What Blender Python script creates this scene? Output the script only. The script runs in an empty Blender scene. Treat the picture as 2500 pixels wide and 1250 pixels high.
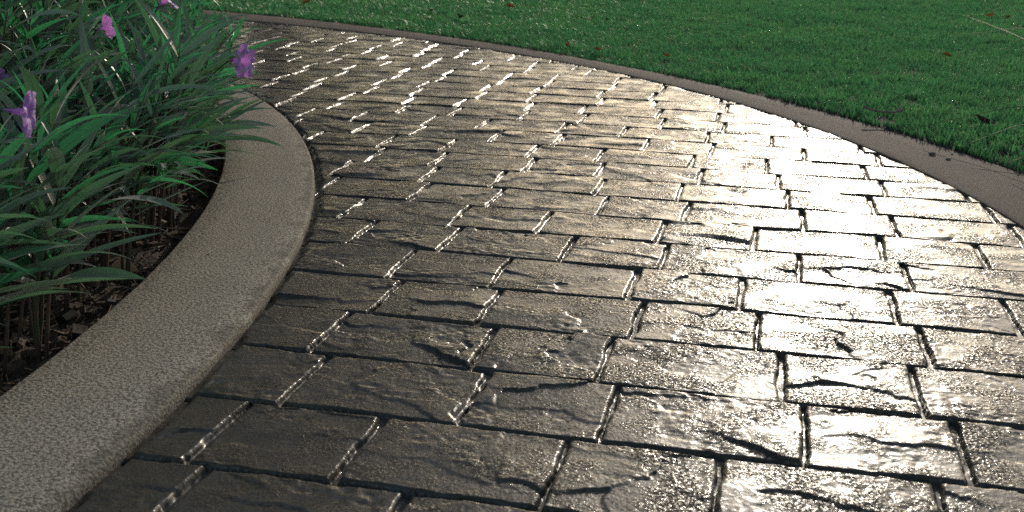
import bpy, math, random
import numpy as np
from mathutils import Vector, Matrix, Quaternion

SC = bpy.context.scene
COL = SC.collection
H = 0.40                                   # camera height in metres; the plan below is in units of H
SUN_AZ, SUN_EL = math.radians(16.0), math.radians(15.3)

# ------------------------------------------------------------------ camera
F_PX, PITCH, ROLL = 2807.755, 0.288894, 0.0209729
cam_d = bpy.data.cameras.new('camera')
cam_d.sensor_width = 36.0
cam_d.lens = 36.0 * F_PX / 2500.0
cam_d.clip_start, cam_d.clip_end = 0.02, 2000.0
cam_d.dof.use_dof = True
cam_d.dof.focus_distance = 1.35
cam_d.dof.aperture_fstop = 16.0
cam = bpy.data.objects.new('camera', cam_d)
COL.objects.link(cam)
cp, sp, cr, sr = math.cos(PITCH), math.sin(PITCH), math.cos(ROLL), math.sin(ROLL)
FW, UPV, RT = Vector((0, cp, -sp)), Vector((0, sp, cp)), Vector((1, 0, 0))
CX, CY, CZ = cr * RT + sr * UPV, -sr * RT + cr * UPV, -FW
cam.matrix_world = Matrix(((CX.x, CY.x, CZ.x, 0), (CX.y, CY.y, CZ.y, 0), (CX.z, CY.z, CZ.z, H), (0, 0, 0, 1)))
SC.camera = cam

# ------------------------------------------------------------------ sky and sun
world = bpy.data.worlds.new('World')
SC.world = world
world.use_nodes = True
wn, wl = world.node_tree.nodes, world.node_tree.links
sky = wn.new('ShaderNodeTexSky')
sky.sky_type = 'NISHITA'
sky.sun_disc = False
sky.sun_elevation = SUN_EL
sky.sun_rotation = SUN_AZ
sky.air_density, sky.dust_density, sky.ozone_density = 0.9, 0.9, 0.2
bg = next(n for n in wn if n.type == 'BACKGROUND')
bg.inputs['Strength'].default_value = 0.135
wl.new(sky.outputs[0], bg.inputs['Color'])

sun_d = bpy.data.lights.new('sun', 'SUN')
sun_d.energy = 2.0
sun_d.angle = math.radians(0.6)
sun_d.color = (1.0, 0.91, 0.78)
sun = bpy.data.objects.new('sun', sun_d)
COL.objects.link(sun)
sdir = Vector((math.sin(SUN_AZ) * math.cos(SUN_EL), math.cos(SUN_AZ) * math.cos(SUN_EL), math.sin(SUN_EL)))
sun.rotation_euler = (-sdir).to_track_quat('-Z', 'Y').to_euler()
sun.location = sdir * 20

vs = SC.view_settings
SC.display_settings.display_device = 'sRGB'
vs.view_transform = 'Standard'
vs.look = 'None'
vs.gamma = 1.0
vs.use_curve_mapping = False
vs.exposure = 0.0
SC.render.film_transparent = False
try:
    SC.cycles.use_denoising = False
    SC.cycles.max_bounces = 8
    SC.cycles.sample_clamp_indirect = 6.0
except Exception:
    pass

random.seed(7)
rng = np.random.default_rng(11)

# ------------------------------------------------------------------ helpers
def pix(x, y, z=0.0):
    """Where the sight line through a point of the photograph meets the level z (metres)."""
    u, v = (x - 1250) / F_PX, -(y - 625) / F_PX
    uu, vv = cr * u - sr * v, sr * u + cr * v
    d = Vector((uu, cp + vv * sp, -sp + vv * cp))
    t = (z - H) / d.z
    return Vector((d.x * t, d.y * t, z))

def in_view(X, Y, mx=0.12, my=0.10):
    """Rough frustum test on ground points, with a margin."""
    X, Y = np.asarray(X), np.asarray(Y)
    w = Y * cp + H * sp
    w = np.where(w < 0.05, 0.05, w)
    u, v = X / w * F_PX / 1250, (Y * sp - H * cp) / w * F_PX / 625
    return (np.abs(u) < 1 + mx) & (np.abs(v) < 1 + my) & (Y > 0)

def hash2(ix, iy, seed):
    h = (ix.astype(np.int64) * 374761393 + iy.astype(np.int64) * 668265263 + seed * 974634777) & 0x7fffffff
    h = ((h ^ (h >> 13)) * 1274126177) & 0x7fffffff
    return ((h ^ (h >> 16)) & 0xffff) / 65535.0

def vnoise(x, y, seed=0):
    ix, iy = np.floor(x), np.floor(y)
    fx, fy = x - ix, y - iy
    fx, fy = fx * fx * fx * (fx * (fx * 6 - 15) + 10), fy * fy * fy * (fy * (fy * 6 - 15) + 10)
    a, b = hash2(ix, iy, seed), hash2(ix + 1, iy, seed)
    c, d = hash2(ix, iy + 1, seed), hash2(ix + 1, iy + 1, seed)
    return (a + (b - a) * fx) * (1 - fy) + (c + (d - c) * fx) * fy

def fbm(x, y, seed=0, oct=4):
    s, a, t = 0.0, 0.5, 0.0
    for i in range(oct):
        s = s + a * vnoise(x * 2 ** i + 17.3 * i, y * 2 ** i - 9.1 * i, seed + i)
        t += a
        a *= 0.5
    return s / t

def sstep(e0, e1, x):
    t = np.clip((x - e0) / (e1 - e0), 0, 1)
    return t * t * (3 - 2 * t)

def mesh_np(name, verts, faces, mat=None, smooth=True, uv=None, attr=None):
    """faces: array (n,3) or (n,4), or a list of such arrays."""
    verts = np.asarray(verts, dtype=np.float32).reshape(-1, 3)
    fl = faces if isinstance(faces, list) else [faces]
    fl = [np.asarray(f, dtype=np.int32) for f in fl if len(f)]
    loops = np.concatenate([f.ravel() for f in fl])
    tot = np.concatenate([np.full(len(f), f.shape[1], dtype=np.int32) for f in fl])
    start = np.concatenate([[0], np.cumsum(tot)[:-1]]).astype(np.int32)
    me = bpy.data.meshes.new(name)
    me.vertices.add(len(verts))
    me.vertices.foreach_set('co', verts.ravel())
    me.loops.add(len(loops))
    me.loops.foreach_set('vertex_index', loops)
    me.polygons.add(len(tot))
    me.polygons.foreach_set('loop_start', start)
    me.polygons.foreach_set('loop_total', tot)
    me.polygons.foreach_set('use_smooth', np.full(len(tot), smooth, dtype=bool))
    if uv is not None:
        l = me.uv_layers.new(name='UVMap')
        l.data.foreach_set('uv', np.asarray(uv, dtype=np.float32)[loops].ravel())
    if attr is not None:
        for k, v in attr.items():
            a = me.attributes.new(k, 'FLOAT', 'POINT')
            a.data.foreach_set('value', np.asarray(v, dtype=np.float32))
    me.update(calc_edges=True)
    if mat:
        me.materials.append(mat)
    return me

def obj(name, me, parent=None, label=None, cat=None, group=None, kind=None, loc=None):
    o = bpy.data.objects.new(name, me)
    COL.objects.link(o)
    if parent:
        o.parent = parent
    if loc is not None:
        o.location = loc
    if label: o['label'] = label
    if cat: o['category'] = cat
    if group: o['group'] = group
    if kind: o['kind'] = kind
    return o

def grid_faces(nu, nv, wrap=False):
    i, j = np.meshgrid(np.arange(nu if wrap else nu - 1), np.arange(nv - 1), indexing='ij')
    i, j = i.ravel(), j.ravel()
    i2 = (i + 1) % nu
    return np.stack([i * nv + j, i2 * nv + j, i2 * nv + j + 1, i * nv + j + 1], 1)

def tube(points, radii, n=6):
    """Vertices and quad faces of a tapering tube along points."""
    P = [Vector(p) for p in points]
    V, ref = [], Vector((0.31, 0.17, 0.93))
    for i, p in enumerate(P):
        t = (P[min(i + 1, len(P) - 1)] - P[max(i - 1, 0)]).normalized()
        a = t.cross(ref)
        if a.length < 1e-3: a = t.cross(Vector((1, 0, 0)))
        a.normalize()
        b = t.cross(a)
        for k in range(n):
            an = 2 * math.pi * k / n
            V.append(p + (a * math.cos(an) + b * math.sin(an)) * radii[i])
    m = len(P)
    idx = np.arange(m * n).reshape(m, n).T.copy()
    F = []
    for k in range(n):
        for i in range(m - 1):
            F.append((i * n + k, i * n + (k + 1) % n, (i + 1) * n + (k + 1) % n, (i + 1) * n + k))
    V.append(P[-1]); c = len(V) - 1
    T = [((m - 1) * n + k, (m - 1) * n + (k + 1) % n, c) for k in range(n)]
    return [tuple(v) for v in V], np.array(F), np.array(T)

class NT:
    """A short way to write a node material."""
    def __init__(s, name):
        s.m = bpy.data.materials.new(name)
        s.m.use_nodes = True
        s.t = s.m.node_tree
        s.t.nodes.clear()
        s.out = s.n('ShaderNodeOutputMaterial')
    def n(s, typ, ins=None, **kw):
        d = s.t.nodes.new(typ)
        for k, v in kw.items():
            setattr(d, k, v)
        for k, v in (ins or {}).items():
            s.put(d.inputs[k], v)
        return d
    def put(s, sock, v):
        if hasattr(v, 'is_output'):
            s.t.links.new(v, sock)
        elif hasattr(v, 'outputs'):
            s.t.links.new(v.outputs[0], sock)
        else:
            if isinstance(v, tuple) and len(v) == 3 and sock.type == 'RGBA':
                v = v + (1.0,)
            sock.default_value = v
    def pos(s):
        return s.n('ShaderNodeNewGeometry').outputs['Position']
    def noise(s, vec, scale, detail=4.0, rough=0.55, dist=0.0, mapscale=None):
        if mapscale:
            vec = s.n('ShaderNodeMapping', {'Vector': vec, 'Scale': mapscale})
        return s.n('ShaderNodeTexNoise', {'Vector': vec, 'Scale': scale, 'Detail': detail, 'Roughness': rough, 'Distortion': dist}).outputs['Fac']
    def ramp(s, fac, stops, interp='LINEAR'):
        r = s.n('ShaderNodeValToRGB', {'Fac': fac})
        r.color_ramp.interpolation = interp
        el = r.color_ramp.elements
        while len(el) < len(stops): el.new(0.5)
        for e, (p, c) in zip(el, stops):
            e.position = p
            e.color = (c, c, c, 1) if not isinstance(c, tuple) else c + (1,)
        return r.outputs[0]
    def math(s, op, a, b=0.0, clamp=False):
        d = s.n('ShaderNodeMath', operation=op, use_clamp=clamp)
        s.put(d.inputs[0], a); s.put(d.inputs[1], b)
        return d.outputs[0]
    def mix(s, fac, a, b, blend='MIX'):
        d = s.n('ShaderNodeMix', data_type='RGBA', blend_type=blend)
        s.put(d.inputs['Factor'], fac); s.put(d.inputs['A'], a); s.put(d.inputs['B'], b)
        return d.outputs['Result']
    def mixf(s, fac, a, b):
        d = s.n('ShaderNodeMix', data_type='FLOAT')
        s.put(d.inputs['Factor'], fac); s.put(d.inputs['A'], a); s.put(d.inputs['B'], b)
        return d.outputs['Result']
    def bump(s, height, dist, strength=1.0, normal=None):
        d = s.n('ShaderNodeBump', {'Height': height, 'Distance': dist, 'Strength': strength})
        if normal is not None: s.put(d.inputs['Normal'], normal)
        return d.outputs[0]
    def pbsdf(s, **kw):
        return s.n('ShaderNodeBsdfPrincipled', {k.replace('_', ' '): v for k, v in kw.items()})
    def done(s, shader):
        s.put(s.out.inputs['Surface'], shader)
        return s.m
    def attr(s, name):
        return s.n('ShaderNodeAttribute', attribute_name=name).outputs['Fac']
    def rand(s):
        return s.n('ShaderNodeObjectInfo').outputs['Random']

# ------------------------------------------------------------------ materials of the setting
def mat_paver():
    m = NT('wet_stamped_slate_concrete')
    p = m.pos()
    big = m.noise(p, 9, 3)
    med = m.noise(p, 34, 5, 0.6)
    grain = m.noise(p, 300, 2.5, 0.62)
    grain2 = m.noise(p, 1100, 1.0, 0.5)
    streak = m.noise(p, 60, 4, 0.6, 0.4, mapscale=(1.0, 2.6, 1.0))
    col = m.mix(m.ramp(big, [(0.3, 0.0), (0.7, 1.0)]), (0.042, 0.036, 0.025), (0.066, 0.059, 0.044))
    col = m.mix(m.ramp(med, [(0.35, 0.0), (0.75, 1.0)]), col, (0.085, 0.070, 0.048))
    worn = m.math('MULTIPLY', m.ramp(streak, [(0.60, 0.0), (0.68, 1.0)]), m.ramp(m.noise(p, 14, 2), [(0.52, 0.0), (0.62, 1.0)]))
    col = m.mix(m.math('MULTIPLY', worn, 0.55), col, (0.20, 0.17, 0.12))
    col = m.mix(m.math('MULTIPLY', m.rand(), 0.35), col, (0.036, 0.036, 0.032))
    dry = m.ramp(m.noise(p, 20, 4, 0.6), [(0.40, -0.15), (0.56, 0.85)])       # where the film of water is thin and the grain stands out
    dry = m.math('ADD', dry, m.math('MULTIPLY', m.attr('film'), 0.35), True)
    gl = m.noise(p, 380, 2.0, 0.6)
    matt = m.math('MULTIPLY', m.ramp(gl, [(0.36, 0.0), (0.54, 1.0)]), m.mixf(dry, 0.35, 1.0))
    rough = m.mixf(matt, 0.13, 0.74)
    spec = m.mixf(matt, 0.45, 0.03)
    amp = m.math('MULTIPLY', m.mixf(dry, 0.14, 1.0), m.math('SUBTRACT', 1.0, m.math('MULTIPLY', m.attr('joint'), 0.8)))
    hgt = m.math('ADD', m.math('MULTIPLY', m.math('ADD', grain, m.math('MULTIPLY', grain2, 0.30)), amp), m.math('MULTIPLY', streak, 0.25))
    nb = m.bump(hgt, 0.00072, 1.0)
    b = m.pbsdf(Base_Color=col, Roughness=rough, Specular_IOR_Level=spec, Coat_Weight=m.mixf(matt, 0.2, 0.0), Coat_Roughness=0.14, Coat_IOR=1.33, Normal=nb)
    m.put(b.inputs['Coat Normal'], nb)
    return m.done(b)

def mat_kerb(name, c0, c1, pit, stain):
    m = NT(name)
    p = m.pos()
    g = m.noise(p, 330, 2.5, 0.65)
    g2 = m.noise(p, 700, 1.5, 0.6)
    big = m.noise(p, 7, 4, 0.6)
    col = m.mix(m.ramp(big, [(0.3, 0.0), (0.7, 1.0)]), c0, c1)
    col = m.mix(m.math('MULTIPLY', m.ramp(g, [(0.44, 1.0), (0.54, 0.0)]), 0.92), col, pit)  # pits darkened in the colour, standing in for their shade under low sun
    col = m.mix(m.math('MULTIPLY', m.ramp(g2, [(0.58, 0.0), (0.70, 1.0)]), 0.35), col, tuple(min(1, 1.5 * c) for c in c1))
    e = m.attr('edge')                                                      # metres from the edge at the paving
    wob = m.math('ADD', e, m.math('MULTIPLY', m.math('SUBTRACT', m.noise(p, 16, 4, 0.6), 0.5), 0.10))
    st = m.math('MULTIPLY', m.ramp(wob, [(0.004, 1.0), (0.016, 0.0)]), stain)
    col = m.mix(st, col, tuple(0.22 * c for c in c0))
    big2 = m.ramp(m.noise(p, 24, 5, 0.7), [(0.55, 0.0), (0.75, 1.0)])
    col = m.mix(m.math('MULTIPLY', big2, 0.3), col, tuple(0.5 * c for c in c0))
    nb = m.bump(m.math('ADD', g, m.math('MULTIPLY', g2, 0.4)), 0.0016, 1.0)
    b = m.pbsdf(Base_Color=col, Roughness=0.85, Specular_IOR_Level=0.15, Normal=nb)
    return m.done(b)

def mat_soil():
    m = NT('dark_mulch_soil')
    p = m.pos()
    a, c = m.noise(p, 60, 6, 0.7), m.noise(p, 210, 4, 0.7)
    col = m.mix(m.ramp(a, [(0.35, 0.0), (0.65, 1.0)]), (0.050, 0.034, 0.020), (0.14, 0.096, 0.056))
    col = m.mix(m.ramp(c, [(0.55, 0.0), (0.7, 1.0)]), col, (0.11, 0.08, 0.05))
    nb = m.bump(m.math('ADD', a, c), 0.006, 1.0)
    return m.done(m.pbsdf(Base_Color=col, Roughness=0.9, Normal=nb))

def mat_lawn_soil():
    m = NT('lawn_soil_and_thatch')
    p = m.pos()
    a, c = m.noise(p, 40, 6, 0.7), m.noise(p, 160, 4, 0.7)
    near = m.mix(m.ramp(a, [(0.35, 0.0), (0.65, 1.0)]), (0.016, 0.018, 0.008), (0.034, 0.030, 0.014))
    far = m.mix(m.ramp(c, [(0.35, 0.0), (0.65, 1.0)]), (0.014, 0.060, 0.022), (0.03, 0.10, 0.035))
    col = m.mix(m.ramp(m.math('DIVIDE', m.n('ShaderNodeVectorMath', {0: p}, operation='LENGTH').outputs['Value'], 20.0), [(0.35, 0.0), (0.5, 1.0)]), near, far)
    nb = m.bump(m.math('ADD', a, c), 0.008, 1.0)
    return m.done(m.pbsdf(Base_Color=col, Roughness=0.9, Normal=nb))

M_PAVER = mat_paver()
M_KERB_L = mat_kerb('fine_grey_washed_kerb', (0.41, 0.35, 0.265), (0.48, 0.415, 0.32), (0.125, 0.106, 0.080), 0.5)
M_KERB_R = mat_kerb('brown_washed_kerb', (0.175, 0.130, 0.096), (0.21, 0.158, 0.119), (0.055, 0.040, 0.031), 0.3)
M_SOIL = mat_soil()
M_LAWN = mat_lawn_soil()

# ------------------------------------------------------------------ the plan: curves of the kerbs (units of H)
C_LO, R_LO = np.array([-7.8797, 3.0679]), 7.2245
C_LI, R_LI = np.array([-8.4518, 3.0956]), 7.4201
C_P = np.array([-7.0, 3.2])
RI = [(-2.97, 11.13), (-2.56, 10.88), (-2.0, 10.51), (-1.45, 10.05), (-0.88, 9.56), (-0.56, 9.25), (-0.03, 8.7), (0.26, 8.27), (0.66, 7.76), (0.98, 7.2), (1.2, 6.67), (1.37, 6.16), (1.47, 5.76), (1.53, 5.35), (1.62, 5.0), (1.71, 4.76), (1.73, 4.45), (1.75, 4.16), (1.8, 3.94)]
RO = [(-3.15, 11.81), (-2.72, 11.57), (-1.95, 11.07), (-0.93, 10.17), (-0.2, 9.29), (0.42, 8.45), (0.66, 8.08), (0.92, 7.66), (1.2, 7.33), (1.47, 6.96), (1.69, 6.36), (1.79, 5.92), (1.92, 5.66), (2.0, 5.3), (2.06, 4.97), (2.11, 4.67)]
Z_KL, Z_KR = 0.005, 0.0025                  # kerb tops above the paving, metres
def polar_fit(pts, deg, z=0.0):
    q = np.array(pts) * (1 - z / H) - C_P
    th, r = np.arctan2(q[:, 1], q[:, 0]), np.hypot(q[:, 0], q[:, 1])
    return np.polyfit(th, r, deg), th.min(), th.max()
F_RI, F_RO = polar_fit(RI, 3), polar_fit(RO, 3, Z_KR)
def r_of(fit, th):
    th = np.asarray(th, float)
    t = np.clip(th, fit[1] - 0.06, fit[2] + 0.04)
    return np.polyval(fit[0], t) + (0.06 * np.clip((t - 0.55) / 0.4, 0, 1) if fit is F_RO else 0.0)
def polar(x, y):
    return np.arctan2(y - C_P[1], x - C_P[0]), np.hypot(x - C_P[0], y - C_P[1])

# ------------------------------------------------------------------ the paved path
PSI = -0.2190668
CPS, SPS = math.cos(PSI), math.sin(PSI)
B0, BS = 1.4809, 0.29783
ROWS = {
 0: [-0.967, -0.581], 1: [-1.019, -0.724, -0.337, -0.039, 0.362], 2: [-0.96, -0.574, -0.277, 0.121, 0.427],
 3: [-1.017, -0.629, -0.329, 0.071, 0.371], 4: [-0.976, -0.686, -0.289, 0.016, 0.42], 5: [-1.027, -0.727, -0.341, -0.036, 0.371],
 6: [-1.258, -0.965, -0.58, -0.281, 0.124, 0.436], 7: [-1.4, -1.015, -0.717, -0.319, -0.017, 0.383, 0.686],
 8: [-1.619, -1.247, -0.958, -0.562, -0.258, 0.142, 0.448, 0.841], 9: [-1.678, -1.302, -1.02, -0.615, -0.31, 0.093, 0.395, 0.801],
 10: [-1.635, -1.349, -0.955, -0.659, -0.253, 0.056, 0.459, 0.759], 11: [-2.044, -1.682, -1.394, -1.008, -0.707, -0.308, 0.004, 0.408, 0.714],
 12: [-2.267, -1.909, -1.626, -1.243, -0.947, -0.54, -0.243, 0.165, 0.481], 13: [-2.324, -2.036, -1.661, -1.382, -0.985, -0.682, -0.279, 0.021],
 14: [-2.563, -2.273, -1.892, -1.609, -1.237, -0.928, -0.524, -0.218, 0.18], 15: [-2.612, -2.325, -1.955, -1.661, -1.276, -0.979, -0.571, -0.266, 0.135],
 16: [-2.924, -2.648, -2.281, -2.006, -1.619, -1.324, -0.925, -0.631, -0.232], 17: [-2.979, -2.707, -2.341, -2.06, -1.67, -1.36, -0.971, -0.668, -0.277],
 18: [-2.975, -2.697, -2.324, -2.03, -1.645, -1.344], 19: [-3.04, -2.753, -2.367], 20: [-3.271, -2.98, -2.601], 21: [-3.022, -2.728],
 22: [-3.624, -3.242, -2.952], 23: [-3.673, -3.311, -2.99]}
PHASE = [-3.30, -3.02, -3.62, -3.67, -3.35, -3.72, -3.28, -3.60]

def row_joints(k):
    """Head joints of row k: short and long stones alternate."""
    J = list(ROWS.get(k, []))
    if not J:
        a = PHASE[k % len(PHASE)]
        J = [a, a + (0.29 if k % 2 else 0.385)]
    while J[-1] < 3.6:
        J.append(J[-1] + (0.402 if J[-1] - J[-2] < 0.345 else 0.302))
    while J[0] > -6.5:
        J.insert(0, J[0] - (0.385 if J[1] - J[0] < 0.33 else 0.288))
    return J

def ab2xy(a, b):
    return a * CPS - b * SPS, a * SPS + b * CPS

PATH_Z = -0.030
def build_path():
    th = np.linspace(-math.pi, math.pi, 181)
    rr = np.stack([np.full(181, 6.6), r_of(F_RI, th) + 0.15], 1)
    X = C_P[0] + np.cos(th)[:, None] * rr
    Y = C_P[1] + np.sin(th)[:, None] * rr
    V = np.stack([X * H, Y * H, np.full_like(X, PATH_Z)], -1).reshape(-1, 3)
    path = obj('path', mesh_np('path', V, grid_faces(181, 2)[:, ::-1], M_PAVER), kind='structure')
    GD, n = 0.0050, 0                       # depth of the joints
    for k in range(-2, 40):
        b0, b1 = B0 + k * BS, B0 + (k + 1) * BS
        J = row_joints(k)
        for j in range(len(J) - 1):
            a0, a1 = J[j], J[j + 1]
            cxs, cys = ab2xy(np.array([a0, a1, a0, a1, (a0 + a1) / 2]), np.array([b0, b0, b1, b1, (b0 + b1) / 2]))
            t5, r5 = polar(cxs, cys)
            rlo = np.hypot(cxs - C_LO[0], cys - C_LO[1])
            if (r5 > r_of(F_RI, t5) + 0.03).all() or (rlo < R_LO - 0.03).all():
                continue
            if not in_view(cxs * H, cys * H, 0.45, 0.30).any():
                continue
            if k > 26 and cxs.mean() < -4.6:
                continue
            e, nu, nv = (11, 76, 52) if k <= 6 else (8, 36, 22) if k <= 14 else (5, 14, 8) if k <= 24 else (3, 8, 5)
            def axis(l0, l1, m):
                L = (l1 - l0) * H
                s = np.linspace(0, 0.0095, e + 1)[:-1]
                return np.concatenate([s, np.linspace(0.0095, L - 0.0095, m), L - s[::-1]])
            ua, vb = axis(a0, a1, nu), axis(b0, b1, nv)
            A, B = np.meshgrid(ua, vb, indexing='ij')       # metres within the stone
            LA, LB = (a1 - a0) * H, (b1 - b0) * H
            wa, wb = A + a0 * H, B + b0 * H                 # metres along the plan: neighbours share their joint
            sd = 1000 + 37 * k + 101 * j
            rr = np.random.default_rng(sd + 5000)
            # stone surface
            big = (fbm(wa * 11 + sd, wb * 11, 3, 2) - 0.5) * 0.0012
            # cleft faces: plates with their own tilt and level, torn along uneven lines
            nf = int(rr.integers(4, 8))
            sa, sb = rr.uniform(0, LA, nf), rr.uniform(0, LB, nf)
            lv, ta, tb, fi = rr.normal(0, 0.00040, nf), rr.normal(0, 0.013, nf), rr.normal(0, 0.018, nf), rr.random(nf)
            wA = A + (fbm(wa * 26 + sd, wb * 26, 9, 4) - 0.5) * 0.060
            wB = B + (fbm(wa * 26, wb * 26 + sd, 13, 4) - 0.5) * 0.030
            dd = ((wA[..., None] - sa) * 0.62) ** 2 + (wB[..., None] - sb) ** 2
            ix = dd.argmin(-1)
            film = fi[ix]
            led = lv[ix] + (A - sa[ix]) * ta[ix] + (B - sb[ix]) * tb[ix]
            led = np.clip(led, -0.0016, 0.0016)
            mid = (fbm(wa * 120, wb * 150, 5, 3) - 0.5) * (0.0002 + 0.0016 * sstep(0.52, 0.68, fbm(wa * 18 + sd, wb * 24, 17, 2)))
            h = big + led + mid
            h = h - h.mean() + rr.uniform(-0.0006, 0.0006)
            h = h + (A - LA / 2) * rr.uniform(-0.006, 0.006) + (B - LB / 2) * rr.uniform(-0.006, 0.006)
            # joint profile around it
            w1 = (fbm(wa * 30, wb * 30 + 50 * j, 41, 3) - 0.5) * 0.0060 + (vnoise(wa * 190, wb * 190, 43) - 0.5) * 0.0012
            jw = rr.uniform(0.0004, 0.0022, 4) + np.array([0.0010, 0.0010, 0, 0])
            dl, dr, dn, df = A - jw[0], LA - A - jw[1], B - jw[2] * 1.25, LB - B - jw[3] * 1.25
            d = np.minimum(np.minimum(dl, dr), np.minimum(dn, df)) + w1
            wall = np.clip(d / 0.0034, 0, 1)
            prof = np.sqrt(np.clip(1 - (1 - wall) ** 2, 0, 1))
            floor = -GD + (fbm(wa * 60, wb * 60, 51, 2) - 0.5) * 0.0015
            z = floor + (h - floor) * prof
            X, Y = ab2xy(wa / H, wb / H)
            # keep it between the kerbs: what would pass below a kerb ends inside it
            t, r = polar(X, Y)
            lim = r_of(F_RI, t)
            z = z - 0.012 * sstep(0.0, 0.006, (r - lim) * H)
            s = np.minimum(1, (lim + 0.12) / r)
            X, Y = C_P[0] + (X - C_P[0]) * s, C_P[1] + (Y - C_P[1]) * s
            r = np.hypot(X - C_LO[0], Y - C_LO[1])
            wob = (fbm(X * 9, Y * 9, 71, 3) - 0.5) * 0.010
            z = z - 0.007 * (1 - sstep(0.0, 0.009, (r - R_LO) * H - 0.003 + wob))
            s = np.maximum(1, (R_LO - 0.12) / r)
            X, Y = C_LO[0] + (X - C_LO[0]) * s, C_LO[1] + (Y - C_LO[1]) * s
            cx, cy = X.mean() * H, Y.mean() * H
            V = np.stack([X * H - cx, Y * H - cy, z], -1).reshape(-1, 3)
            obj('paver', mesh_np('paver', V, grid_faces(*A.shape), M_PAVER, attr={'film': film.ravel(), 'joint': (1 - np.clip(prof, 0, 1)).ravel()}), path, loc=(cx, cy, 0))
            n += 1
    return path, n
PATH, N_PAVERS = build_path()
print('pavers', N_PAVERS)

# ------------------------------------------------------------------ kerbs
def strip(name, inner, outer, profile, mat, edge_from_first):
    """inner/outer: arrays (n,2) in metres; profile: list of (s across 0..1, extra metres across, z)."""
    n, V, E = len(inner), [], []
    d = outer - inner
    L = np.hypot(d[:, 0], d[:, 1])[:, None]
    for (s, ex, z) in profile:
        p = inner + d * s + d / L * ex
        wob = (fbm(p[:, 0] * 40, p[:, 1] * 40, 91, 3) - 0.5) * (0.0012 if 0 < z < 1 else 0)
        V.append(np.c_[p, np.full(n, z) + wob])
        E.append((s * L[:, 0] + ex) if edge_from_first else ((1 - s) * L[:, 0] - ex))
    V = np.stack(V, 1).reshape(-1, 3)
    E = np.stack(E, 1).reshape(-1)
    return obj(name, mesh_np(name, V, grid_faces(n, len(profile)), mat, attr={'edge': E}), kind='structure')

tt = np.linspace(math.radians(-50), math.radians(150), 400)
lo = (C_LO + R_LO * np.c_[np.cos(tt), np.sin(tt)]) * H
q = lo / H - C_LI
ang = np.arctan2(q[:, 1], q[:, 0])
li = (C_LI + R_LI * np.c_[np.cos(ang), np.sin(ang)]) * H * (1 - Z_KL / H)
strip('planting_bed_kerb', lo, li, [(0, 0, -0.02), (0, 0.0005, 0.0015), (0, 0.002, 0.0040), (0, 0.005, Z_KL), (0.25, 0, Z_KL + 0.0008), (0.5, 0, Z_KL + 0.001), (0.75, 0, Z_KL + 0.0008), (1, -0.003, Z_KL), (1, -0.0008, Z_KL - 0.001), (1, 0, Z_KL - 0.003), (1, 0.002, -0.06)], M_KERB_L, True)
tr = np.linspace(-math.pi, math.pi, 900)
ri = (C_P + r_of(F_RI, tr)[:, None] * np.c_[np.cos(tr), np.sin(tr)]) * H
ro = (C_P + r_of(F_RO, tr)[:, None] * np.c_[np.cos(tr), np.sin(tr)]) * H
strip('lawn_kerb', ri, ro, [(0, 0, -0.02), (0, 0.001, 0.0005), (0, 0.004, Z_KR - 0.001), (0, 0.009, Z_KR), (0.3, 0, Z_KR + 0.0008), (0.6, 0, Z_KR + 0.0008), (1, -0.0012, Z_KR), (1, 0, Z_KR - 0.0012), (1, 0.0005, Z_KR - 0.004), (1, 0.002, -0.05)], M_KERB_R, True)

# ------------------------------------------------------------------ planting bed and lawn ground
def bed():
    rad = np.concatenate([[0.0], np.linspace(0.5, 4.5, 12), np.linspace(4.6, R_LI - 0.005, 150)])
    th = np.linspace(math.radians(-60), math.radians(160), 420)
    T, Rr = np.meshgrid(th, rad, indexing='ij')
    X, Y = (C_LI[0] + Rr * np.cos(T)) * H * (1 - Z_KL / H), (C_LI[1] + Rr * np.sin(T)) * H * (1 - Z_KL / H)
    dk = (R_LI - Rr) * H
    Z = -0.026 + 0.016 * sstep(0.02, 0.5, dk) + (fbm(X * 22, Y * 22, 101, 5) - 0.5) * 0.030 + (fbm(X * 110, Y * 110, 103, 3) - 0.5) * 0.010
    obj('bed_soil', mesh_np('bed_soil', np.stack([X, Y, Z], -1).reshape(-1, 3), grid_faces(*X.shape)[:, ::-1], M_SOIL), kind='structure')
bed()
def soil_z(x, y):
    dk = (R_LI - math.hypot(x / H / (1 - Z_KL / H) - C_LI[0], y / H / (1 - Z_KL / H) - C_LI[1])) * H
    x, y = np.array([x]), np.array([y])
    return float((-0.026 + 0.016 * sstep(0.02, 0.5, np.array([dk])) + (fbm(x * 22, y * 22, 101, 5) - 0.5) * 0.030)[0])

def lawn_height(X, Y):
    return 0.004 + (fbm(X * 3.1, Y * 3.1, 121, 3) - 0.5) * 0.016 + (fbm(X * 18, Y * 18, 123, 3) - 0.5) * 0.006
def ground():
    th = np.linspace(-math.pi, math.pi, 361)
    add = np.concatenate([[-0.004, 0.0, 0.03], np.linspace(0.08, 8, 60), [10, 14, 20, 30, 50, 90, 160, 300, 700, 1500]])
    T, D = np.meshgrid(th, add, indexing='ij')
    Rr = r_of(F_RO, T) + D
    X, Y = (C_P[0] + Rr * np.cos(T)) * H, (C_P[1] + Rr * np.sin(T)) * H
    Z = lawn_height(X, Y) - 0.006 * (1 - sstep(0.0, 0.1, D))
    obj('ground', mesh_np('ground', np.stack([X, Y, Z], -1).reshape(-1, 3), grid_faces(*X.shape)[:, ::-1], M_LAWN), kind='structure')
ground()

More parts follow.
